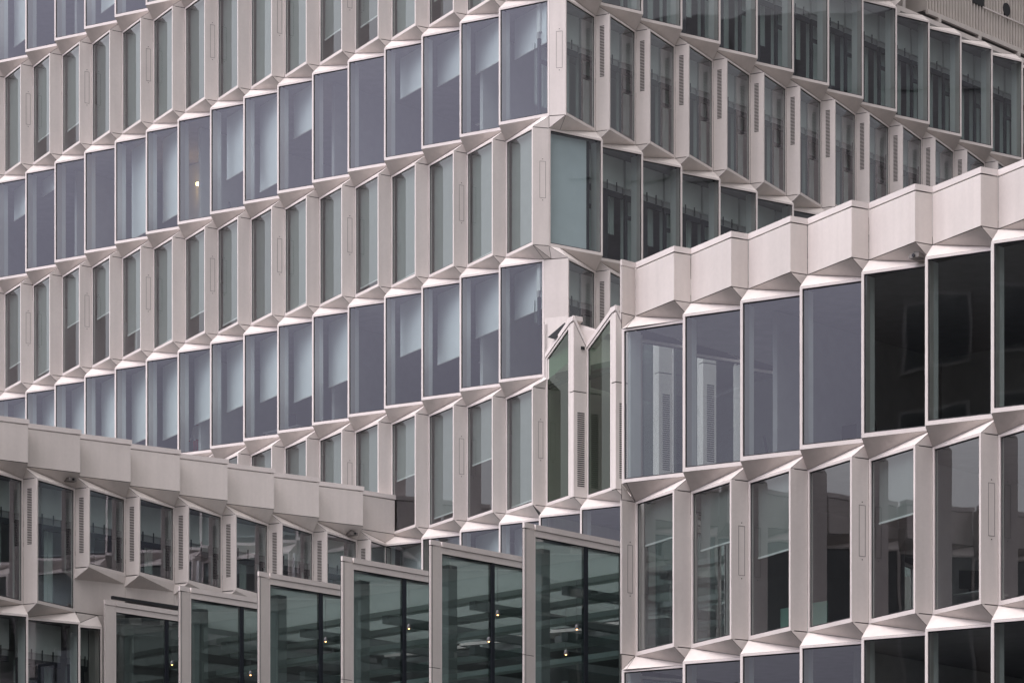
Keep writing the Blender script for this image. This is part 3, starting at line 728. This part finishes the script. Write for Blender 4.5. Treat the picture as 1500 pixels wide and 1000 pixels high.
# ================================================================== the dark block across the street (seen mirrored in the right wing)
NBW = mat('neighbour_brick', (0.12, 0.11, 0.10), 0.85, noise=0.15); NBG = mat('neighbour_glass', (0.02, 0.025, 0.03), 0.08); NBF = mat('neighbour_frame', (0.32, 0.31, 0.30), 0.6)
nb = thing('office_block', (0, 0, 0), 'dark brown office block across the street, mirrored in the right wing windows', 'building')
ex, ey = (-.8, .6), (-.6, -.8); NL = 24.0; NBO = (-30.0 + .8 * NL, 31.0 - .6 * NL); NH = 46
b = MB(); b.box(NBO, ex, ey, 0, NL, 0, 13, 0, NH, NBW); b.build('wall', nb)
proto = None
for fl in range(2, 12):
    for c_ in range(0, 6):
        if proto is None:
            b = MB(); fo = (-ey[0], -ey[1])
            b.box((0, 0), ex, fo, 0, 2.8, .01, .08, 0, 2.4, NBF); b.box((0, 0), ex, fo, .12, 1.32, .06, .09, .12, 2.28, NBG); b.box((0, 0), ex, fo, 1.48, 2.68, .06, .09, .12, 2.28, NBG)
            proto = b.build('window', nb); base = proto.location.copy(); o = proto
        else:
            o = proto.copy(); S.collection.objects.link(o)
        o.location = base + Vector((NBO[0] + ex[0] * (c_ * 3.8 + .9), NBO[1] + ex[1] * (c_ * 3.8 + .9), fl * 3.8 + 1))


# ================================================================== unseen block added on the right to dim the tower's right face
nb2 = thing('office_block', (48, 55, 0), 'grey office block added out of view on the right to dim the tower right face reflections', 'building')
NB2 = mat('neighbour_render', (0.17, 0.17, 0.17), 0.85, noise=0.12); NB2W = mat('neighbour_window', (0.145, 0.147, 0.15), 0.5)
b = MB(); b.box((46, 52), (.08, .997), (.997, -.08), 0, 40, 0, 14, 0, 50, NB2); b.build('wall', nb2)
for fl in range(6, 13):
    for c_ in range(0, 10):
        o = proto.copy(); S.collection.objects.link(o); o.parent = nb2
        if fl == 6 and c_ == 0:
            b = MB(); b.box((0, 0), (.08, .997), (-.997, .08), 0, 2.8, .01, .08, 0, 2.4, NB2); b.box((0, 0), (.08, .997), (-.997, .08), .12, 2.68, .06, .09, .12, 2.28, NB2W)
            bpy.data.objects.remove(o); proto2 = b.build('window', nb2); base2 = proto2.location.copy() + Vector((48, 55, 0)); o = proto2
        else: o.data = proto2.data
        o.location = base2 + Vector((46 + .08 * (c_ * 3.9 + .6), 52 + .997 * (c_ * 3.9 + .6), fl * 3.8 + 1)) - Vector((48, 55, 0))

# ================================================================== lamps and ceiling lights
def up(X, Y, h):                              # the point at height h (world) on the sight line through photo pixel X, Y
    Z = F * (h - EYE) / (HY - Y); return ((X - CX) / F * Z, Z)
LITW = mat('lit_strip_warm', (.8, .8, .7), .5, emit=(1.0, .86, .52), estr=9.0)
LITC = mat('lit_strip_cool', (.8, .8, .8), .5, emit=(1.0, .96, .90), estr=.04)
LAMP = mat('lamp_glow', (.8, .7, .5), .5, emit=(1.0, .62, .25), estr=13.0)
BULB = mat('pendant_bulb', (.9, .8, .6), .5, emit=(1.0, .50, .18), estr=5.0)
SHAD = mat('lamp_shade', (0.04, 0.04, 0.045), 0.4)
def strip_light(X0, Y0, X1, Y1, h, m, label, group='linear lights on the office ceilings'):
    p, q = up(X0, Y0, h), up(X1, Y1, h); d = Vector((q[0] - p[0], q[1] - p[1])); L = d.length; e = d / L; n = (-e[1], e[0])
    t = thing('ceiling_light', (p[0], p[1], h), label, 'ceiling light', group)
    b = MB(); b.box(p, e, n, 0, L, -.07, .07, h + .02, h + .08, INGR); b.build('housing', t)
    b = MB(); b.box(p, e, n, .02, L - .02, -.055, .055, h, h + .019, m); b.build('diffuser', t)
cl = lambda j: top(j) - .14
strip_light(690, 716.5, 720, 722.5, cl(3), LITW, 'yellowish lit strip in the narrow tower window above the saw-toothed hall')
strip_light(1127, 258, 1138, 254.5, cl(0), LITW, 'short lit strip in a narrow window of the tower right face')
for (a, lab) in (((764, 101, 788, 93, 0), 'upper faint strip in the large corner window at the top of the tower'),
                 ((750, 167, 796, 152, 0), 'lower faint strip in the large corner window at the top of the tower'),
                 ((708, 120, 727, 114, 0), 'faint strip in the wide window left of the top corner window'),
                 ((697, 184, 726, 175, 0), 'low faint strip in the wide window left of the top corner window'),
                 ((749, 520, 780, 513, 2), 'upper strip in the corner window beside the gabled bays'),
                 ((749, 532, 780, 525, 2), 'lower strip in the corner window beside the gabled bays'),
                 ((697, 533, 726, 526, 2), 'strip in the second wide window left of the gabled bays')):
    strip_light(*a[:4], cl(a[4]), LITC, lab)
for (a, lab) in (((1205, 525, 1255, 511, 4), 'upper strip in the wide window left of the first dark pane'),
                 ((1140, 545, 1168, 538, 4), 'strip in the wide window above the dark armchair'),
                 ((1068, 840, 1072, 838, 5), 'tiny strip in the narrow window of the right wing left of the round light')):
    strip_light(*a[:4], cl(a[4]), LITC, lab)

def pendant(X, Y, h, label, r=.045, cord=.9):
    p = up(X, Y, h); t = thing('pendant_lamp', (*p, h), label, 'pendant lamp', 'pendant lamps in the glass hall')
    b = MB(); b.lathe((*p, h), [(.0, .09), (.02, .09), (.03, .07), (r, .012), (r, .0), (r * .85, .0), (.025, .05), (0, .06)], SHAD); b.build('lamp_shade', t, True)
    b = MB(); b.lathe((*p, h), [(0, -.014), (.012, -.01), (.017, 0), (.012, .025), (0, .035)], BULB, 10); b.build('bulb', t, True)
    b = MB(); b.tube((*p, h + .085), (*p, h + cord), .003, .003, SHAD, 6); b.build('cord', t)
for X, Y, h, lab in ((252, 973, 11.6, 'pendant lamp glowing in the leftmost pane of the glass hall'), (367, 988, 11.2, 'pendant lamp low in the second pane of the glass hall'),
                     (477, 939, 11.4, 'pendant lamp right of the mullion in the third pane of the hall'), (599, 920, 11.4, 'pendant lamp right of the mullion in the fourth pane of the hall'),
                     (716, 939, 10.8, 'pendant lamp close to the mullion in the fifth pane of the hall'), (729, 900, 11.4, 'higher pendant lamp in the fifth pane of the hall'),
                     (845, 921, 10.9, 'higher pendant lamp in the rightmost pane of the hall'), (829, 958, 10.4, 'lower pendant lamp in the rightmost pane of the hall')):
    pendant(X, Y, h + EYE - 1.6, lab)
# warm wall lamp behind a wide tower window
u_ = FA.px(293, -2.6); z_ = FA.h(u_, -2.6, 268)
b = MB(); b.box(FA.o, FA.t, FA.n, u_ - 1.3, u_ + 1.2, -2.95, -2.85, bot(0), top(0) - .02, INWH); b.build('partition_wall', tower)
t = thing('wall_lamp', (*FA.at(u_, -2.85), z_), 'warm glowing wall lamp behind a wide window on the left face of the tower', 'wall lamp')
b = MB(); b.box(FA.o, FA.t, FA.n, u_ - .05, u_ + .05, -2.85, -2.66, z_ + .05, z_ + .10, SHAD); b.build('bracket', t)
b = MB(); b.box(FA.o, FA.t, FA.n, u_ - .20, u_ + .20, -2.72, -2.60, z_ - .04, z_ + .05, LAMP); b.build('lamp_tube', t)
for X, Y, lab in ((503, 225, 'warm round lamp behind the wide tower window, left one of a pair'), (528, 226, 'warm round lamp behind the wide tower window, right one of a pair')):
    uu = FA.px(X, -2.0); zz = FA.h(uu, -2.0, Y); p = FA.at(uu, -2.0)
    t = thing('round_lamp', (*p, zz), lab, 'lamp')
    b = MB(); b.lathe((*p, zz), [(0, -.10), (.09, -.06), (.13, .0), (.09, .06), (0, .09)], mat('round_lamp_glow', (.8, .7, .5), .5, emit=(1, .75, .35), estr=3.0), 12); b.build('globe', t, True)
    b = MB(); b.tube((*p, zz + .08), (*p, top(0) - .03), .008, .008, SHAD, 6); b.build('cord', t)
uu = FC.px(1134.5, -3.0); zz = FC.h(uu, -3.0, 837.5); p = FC.at(uu, -3)
t = thing('round_lamp', (*p, zz), 'small white light spot in a narrow window of the right wing', 'lamp')
b = MB(); b.lathe((*p, zz), [(0, -.05), (.03, -.04), (.05, 0), (.03, .04), (0, .05)], LITC, 10); b.build('globe', t, True)
b = MB(); b.tube((*p, zz + .04), (*p, top(5) - .03), .008, .008, SHAD, 6); b.build('cord', t)

# ================================================================== security cameras under the parapets
CAMG = mat('camera_grey', (0.16, 0.145, 0.135), 0.5); CAMD = mat('camera_lens', (0.01, 0.01, 0.012), 0.15)
def seccam(f, X, Y, d, label):
    u = f.px(X, d); z = f.h(u, d, Y); t = thing('security_camera', (*f.at(u, d), z + .1), label, 'security camera', 'cameras under the parapets')
    b = MB(); b.box(f.o, f.t, f.n, u - .07, u + .07, d - .05, d + .05, z + .03, z + .16, CAMG); b.build('bracket', t)
    b = MB(); b.box(f.o, f.t, f.n, u - .12, u + .12, d - .09, d + .14, z - .06, z + .028, CAMG); b.build('housing', t)
    b = MB(); p = f.at(u, d + .141); b.tube((*f.at(u, d + .139), z - .015), (*f.at(u, d + .165), z - .015), .035, .035, CAMD, 10); b.build('lens', t)
seccam(FC, 1345, 375, .16, 'small grey camera under the right wing parapet')
seccam(FB, 102, 702, .14, 'small grey camera under the left wing parapet near the picture edge')
seccam(FB, 515, 781, .14, 'small grey camera under the left wing parapet near the tower')

# ================================================================== office furniture seen through the glass
DESK = mat('desk_white', (0.55, 0.55, 0.54), 0.5); BLK = mat('black_plastic', (0.014, 0.014, 0.018), 0.45); GRNP = mat('green_screen', (0.20, 0.34, 0.28), 0.8)
def desk(f, X, d, j, label, L=1.6):
    u = f.px(X, d); z = bot(j) - .02; t = thing('desk', (*f.at(u, d), z), label, 'desk', 'desks in the offices')
    b = MB(); b.box(f.o, f.t, f.n, u - L / 2, u + L / 2, d - .4, d + .4, z + .71, z + .74, DESK); b.build('tabletop', t)
    for a in (-1, 1):
        for c_ in (-1, 1):
            b = MB(); p = f.at(u + a * (L / 2 - .06), d + c_ * .34); b.tube((*p, z), (*p, z + .709), .025, .025, DESK, 8); b.build('leg', t)
    return u, z + .74
def monitor(f, u, d, z, label, yaw=0):
    t = thing('monitor', (*f.at(u, d), z), label, 'monitor', 'monitors on the office desks')
    b = MB(); b.box(f.o, f.t, f.n, u - .12, u + .12, d - .09, d + .09, z + .001, z + .015, BLK); b.box(f.o, f.t, f.n, u - .02, u + .02, d - .02, d + .0, z + .015, z + .3, BLK); b.build('stand', t)
    b = MB(); e, n = f.t, f.n; c, s_ = math.cos(yaw), math.sin(yaw); ex_ = (e[0] * c + n[0] * s_, e[1] * c + n[1] * s_); ey_ = (n[0] * c - e[0] * s_, n[1] * c - e[1] * s_)
    b.box(f.at(u, d), ex_, ey_, -.28, .28, .005, .04, z + .14, z + .50, BLK); b.build('screen', t)
def chair(f, X, d, j, label, yaw=0.4):
    u = f.px(X, d); z = bot(j) - .02; o = f.at(u, d); t = thing('office_chair', (*o, z), label, 'office chair', 'office chairs behind the glass')
    e, n = f.t, f.n; c, s_ = math.cos(yaw), math.sin(yaw); a = (e[0] * c + n[0] * s_, e[1] * c + n[1] * s_); b_ = (n[0] * c - e[0] * s_, n[1] * c - e[1] * s_)
    q = lambda x, y, zz: (o[0] + a[0] * x + b_[0] * y, o[1] + a[1] * x + b_[1] * y, z + zz)
    m = MB(); m.hexa([q(-.24, -.24, .44), q(.24, -.24, .44), q(.25, .24, .43), q(-.25, .24, .43), q(-.22, -.22, .51), q(.22, -.22, .51), q(.23, .23, .50), q(-.23, .23, .50)], BLK); m.build('seat', t)
    m = MB(); m.hexa([q(-.22, -.27, .58), q(.22, -.27, .58), q(.22, -.21, .58), q(-.22, -.21, .58), q(-.18, -.36, 1.14), q(.18, -.36, 1.14), q(.18, -.31, 1.14), q(-.18, -.31, 1.14)], BLK); m.hexa([q(-.03, -.25, .45), q(.03, -.25, .45), q(.03, -.2, .45), q(-.03, -.2, .45), q(-.03, -.30, .7), q(.03, -.30, .7), q(.03, -.27, .7), q(-.03, -.27, .7)], BLK); m.build('backrest', t)
    for sx in (-1, 1):
        m = MB(); m.tube(q(sx * .25, -.1, .47), q(sx * .28, -.08, .66), .015, .015, BLK, 6); m.tube(q(sx * .28, -.2, .67), q(sx * .28, .12, .67), .022, .022, BLK, 6); m.build('armrest', t)
    m = MB(); m.tube(q(0, 0, .08), q(0, 0, .44), .03, .03, BLK, 8)
    for i in range(5):
        an = i * 2 * math.pi / 5; m.tube(q(0, 0, .1), q(.3 * math.cos(an), .3 * math.sin(an), .05), .022, .014, BLK, 6)
    m.build('base', t)
u, z = desk(FC, 1228, -3.0, 4, 'white desk carrying two dark monitors in the right wing')
monitor(FC, FC.px(1221, -3.0), -3.0, z, 'left monitor of the pair silhouetted in the right wing', .5)
monitor(FC, FC.px(1238, -2.9), -2.9, z, 'right monitor of the pair silhouetted in the right wing', .1)
chair(FC, 1290, -2.6, 4, 'black chair with its back to the first dark wide window', 2.9)
chair(FC, 1143, -2.4, 4, 'black high-backed chair in the wide window two panes left of the dark ones', 2.2)
u, z = desk(FC, 1412, -2.2, 5, 'white desk in the lower right narrow windows of the right wing')
monitor(FC, FC.px(1420, -2.2), -2.2, z, 'lone dark monitor in a lower narrow window of the right wing', .9)
for X, w_, y0, y1, lab in ((1194, .62, 882, 921, 'pale green desk screen in the narrow window, right one of two'), (1152, .30, 890, 935, 'pale green desk screen in the narrow window, left one of two')):
    u = FC.px(X, -1.0); z0 = FC.h(u, -1.0, y1 + 16); z1 = FC.h(u, -1.0, y0)
    t = thing('desk_screen', (*FC.at(u, -1.0), z0), lab, 'desk screen', 'desk screens in the right wing')
    b = MB(); b.box(FC.o, FC.t, FC.n, u - w_ / 2, u + w_ / 2, -1.03, -.99, z0 + .04, z1, GRNP); b.build('screen_panel', t)
    for a in (-1, 1):
        b = MB(); b.box(FC.o, FC.t, FC.n, u + a * w_ * .35 - .03, u + a * w_ * .35 + .03, -1.12, -.9, z0, z0 + .039, BLK); b.build('foot', t)
u, z = desk(FA, 312, -1.9, 0, 'desk under the warm wall lamp in the tower')
monitor(FA, FA.px(305, -1.9), -1.9, z, 'monitor on the desk under the warm wall lamp', .8)
chair(FA, 352, -2.0, 0, 'black office chair in the wide tower window right of the warm lamp', 2.4)
chair(FA, 58, -1.6, 0, 'black office chair in a wide window at the far left of the tower', 2.0)
u, z = desk(FA, 425, -1.8, 2, 'desk in the wide tower window below the blue monitor')
monitor(FA, FA.px(421, -1.8), -1.8, z, 'monitor glimpsed under a half-lowered blind in the tower', .4)

# ================================================================== the person by the window
SKIN = mat('skin', (0.45, 0.27, 0.20), 0.6); SHIRT = mat('white_top', (0.62, 0.60, 0.58), 0.8); RED = mat('red_trousers', (0.42, 0.03, 0.035), 0.8); HAIR = mat('dark_hair', (0.03, 0.02, 0.015), 0.7)
def person(f, X, d, j, label):
    u = f.px(X, d); o = f.at(u, d); z = bot(j) - .02; t = thing('person', (*o, z), label, 'person')
    V = [(0, 0, .95, .15, .11), (0, .0, 1.15, .135, .10), (0, .0, 1.35, .17, .11), (0, 0, 1.47, .07, .06), (0, .01, 1.56, .075, .085), (0, .02, 1.66, .08, .10), (0, .02, 1.70, .05, .06),
         (.10, 0, .88, .095, .095), (.11, .02, .50, .06, .065), (.11, -.01, .09, .04, .045), (.11, .13, .04, .035, .03),
         (-.10, 0, .88, .095, .095), (-.12, .05, .50, .06, .065), (-.12, .0, .09, .04, .045), (-.12, .14, .04, .035, .03),
         (.20, 0, 1.40, .055, .055), (.26, .02, 1.12, .042, .042), (.20, .22, .98, .03, .03), (.17, .30, .97, .03, .018),
         (-.20, 0, 1.40, .055, .055), (-.27, .0, 1.12, .042, .042), (-.26, .10, .88, .03, .03), (-.26, .13, .80, .03, .018)]
    E_ = [(0, 1), (1, 2), (2, 3), (3, 4), (4, 5), (5, 6), (0, 7), (7, 8), (8, 9), (9, 10), (0, 11), (11, 12), (12, 13), (13, 14), (2, 15), (15, 16), (16, 17), (17, 18), (2, 19), (19, 20), (20, 21), (21, 22)]
    nb_ = len(V)
    for hx, base_ in ((1, 18), (-1, 22)):     # four fingers and a thumb on each hand
        bx, by, bz = V[base_][:3]; fw = Vector((0, 1, -.1)) if hx == 1 else Vector((0, .25, -1))
        for i in range(5):
            off = (-.024 + .016 * i) if i < 4 else 0.03 * -hx
            L = (.062, .075, .07, .055, .045)[i]
            p = Vector((bx + off, by, bz)) + fw.normalized() * .03 * (0 if i == 4 else 1)
            q = p + fw.normalized() * L * .6; r = q + (fw + Vector((0, -.3 if hx == -1 else 0, -.4))).normalized() * L * .5
            a = len(V); V += [(*p, .009, .009), (*q, .008, .008), (*r, .007, .007)]; E_ += [(base_, a), (a, a + 1), (a + 1, a + 2)]
    e, n = f.t, f.n
    me = bpy.data.meshes.new('body'); me.from_pydata([(e[0] * v[0] + n[0] * v[1], e[1] * v[0] + n[1] * v[1], v[2]) for v in V], E_, [])
    ob = bpy.data.objects.new('body', me); S.collection.objects.link(ob)
    ob.modifiers.new('skin', 'SKIN'); sv = me.skin_vertices[0].data
    for i, v in enumerate(V): sv[i].radius = (v[3], v[4])
    sv[0].use_root = True
    ob.modifiers.new('sub', 'SUBSURF').levels = 2
    dg = bpy.context.evaluated_depsgraph_get(); m2 = bpy.data.meshes.new_from_object(ob.evaluated_get(dg)); bpy.data.objects.remove(ob)
    for m in (SKIN, SHIRT, RED, BLK): m2.materials.append(m)
    for p in m2.polygons:
        c = p.center; ax = abs(c.x * e[0] + c.y * e[1]); p.use_smooth = True
        p.material_index = 3 if c.z < .10 else 2 if (c.z < 1.0 and ax < .215) else 1 if (c.z < 1.45 and (ax < .22 or c.z > 1.08)) else 0
    body = bpy.data.objects.new('body', m2); S.collection.objects.link(body); body.parent = t
    h = MB(); h.lathe((n[0] * -.01, n[1] * -.01, 0), [(0, 1.765), (.06, 1.755), (.095, 1.71), (.105, 1.64), (.10, 1.55), (.07, 1.50), (.05, 1.53), (.07, 1.60)], HAIR, 14)
    hb = h.build('hair', t, True); hb.location = Vector(hb['_w']) - n_off(n)
    h = MB()
    fx = lambda x, y, zz: (e[0] * x + n[0] * y, e[1] * x + n[1] * y, zz)
    h.hexa([fx(-.012, .10, 1.58), fx(.012, .10, 1.58), fx(.008, .135, 1.585), fx(-.008, .135, 1.585), fx(-.008, .10, 1.64), fx(.008, .10, 1.64), fx(.004, .115, 1.64), fx(-.004, .115, 1.64)], SKIN)
    for sx in (-1, 1): h.box((0, 0), e, n, sx * .035 - .012, sx * .035 + .012, .10, .118, 1.635, 1.647, HAIR)
    h.box((0, 0), e, n, -.025, .025, .09, .112, 1.545, 1.555, RED)
    fo = h.build('face', t); fo.location = Vector(fo['_w'])
def n_off(n): return Vector((n[0] * .035, n[1] * .035, 0))
person(FA, 290, -1.5, 2, 'person in a white top and red trousers standing behind a wide tower window')
for o in bpy.data.objects:
    if '_w' in o: del o['_w']
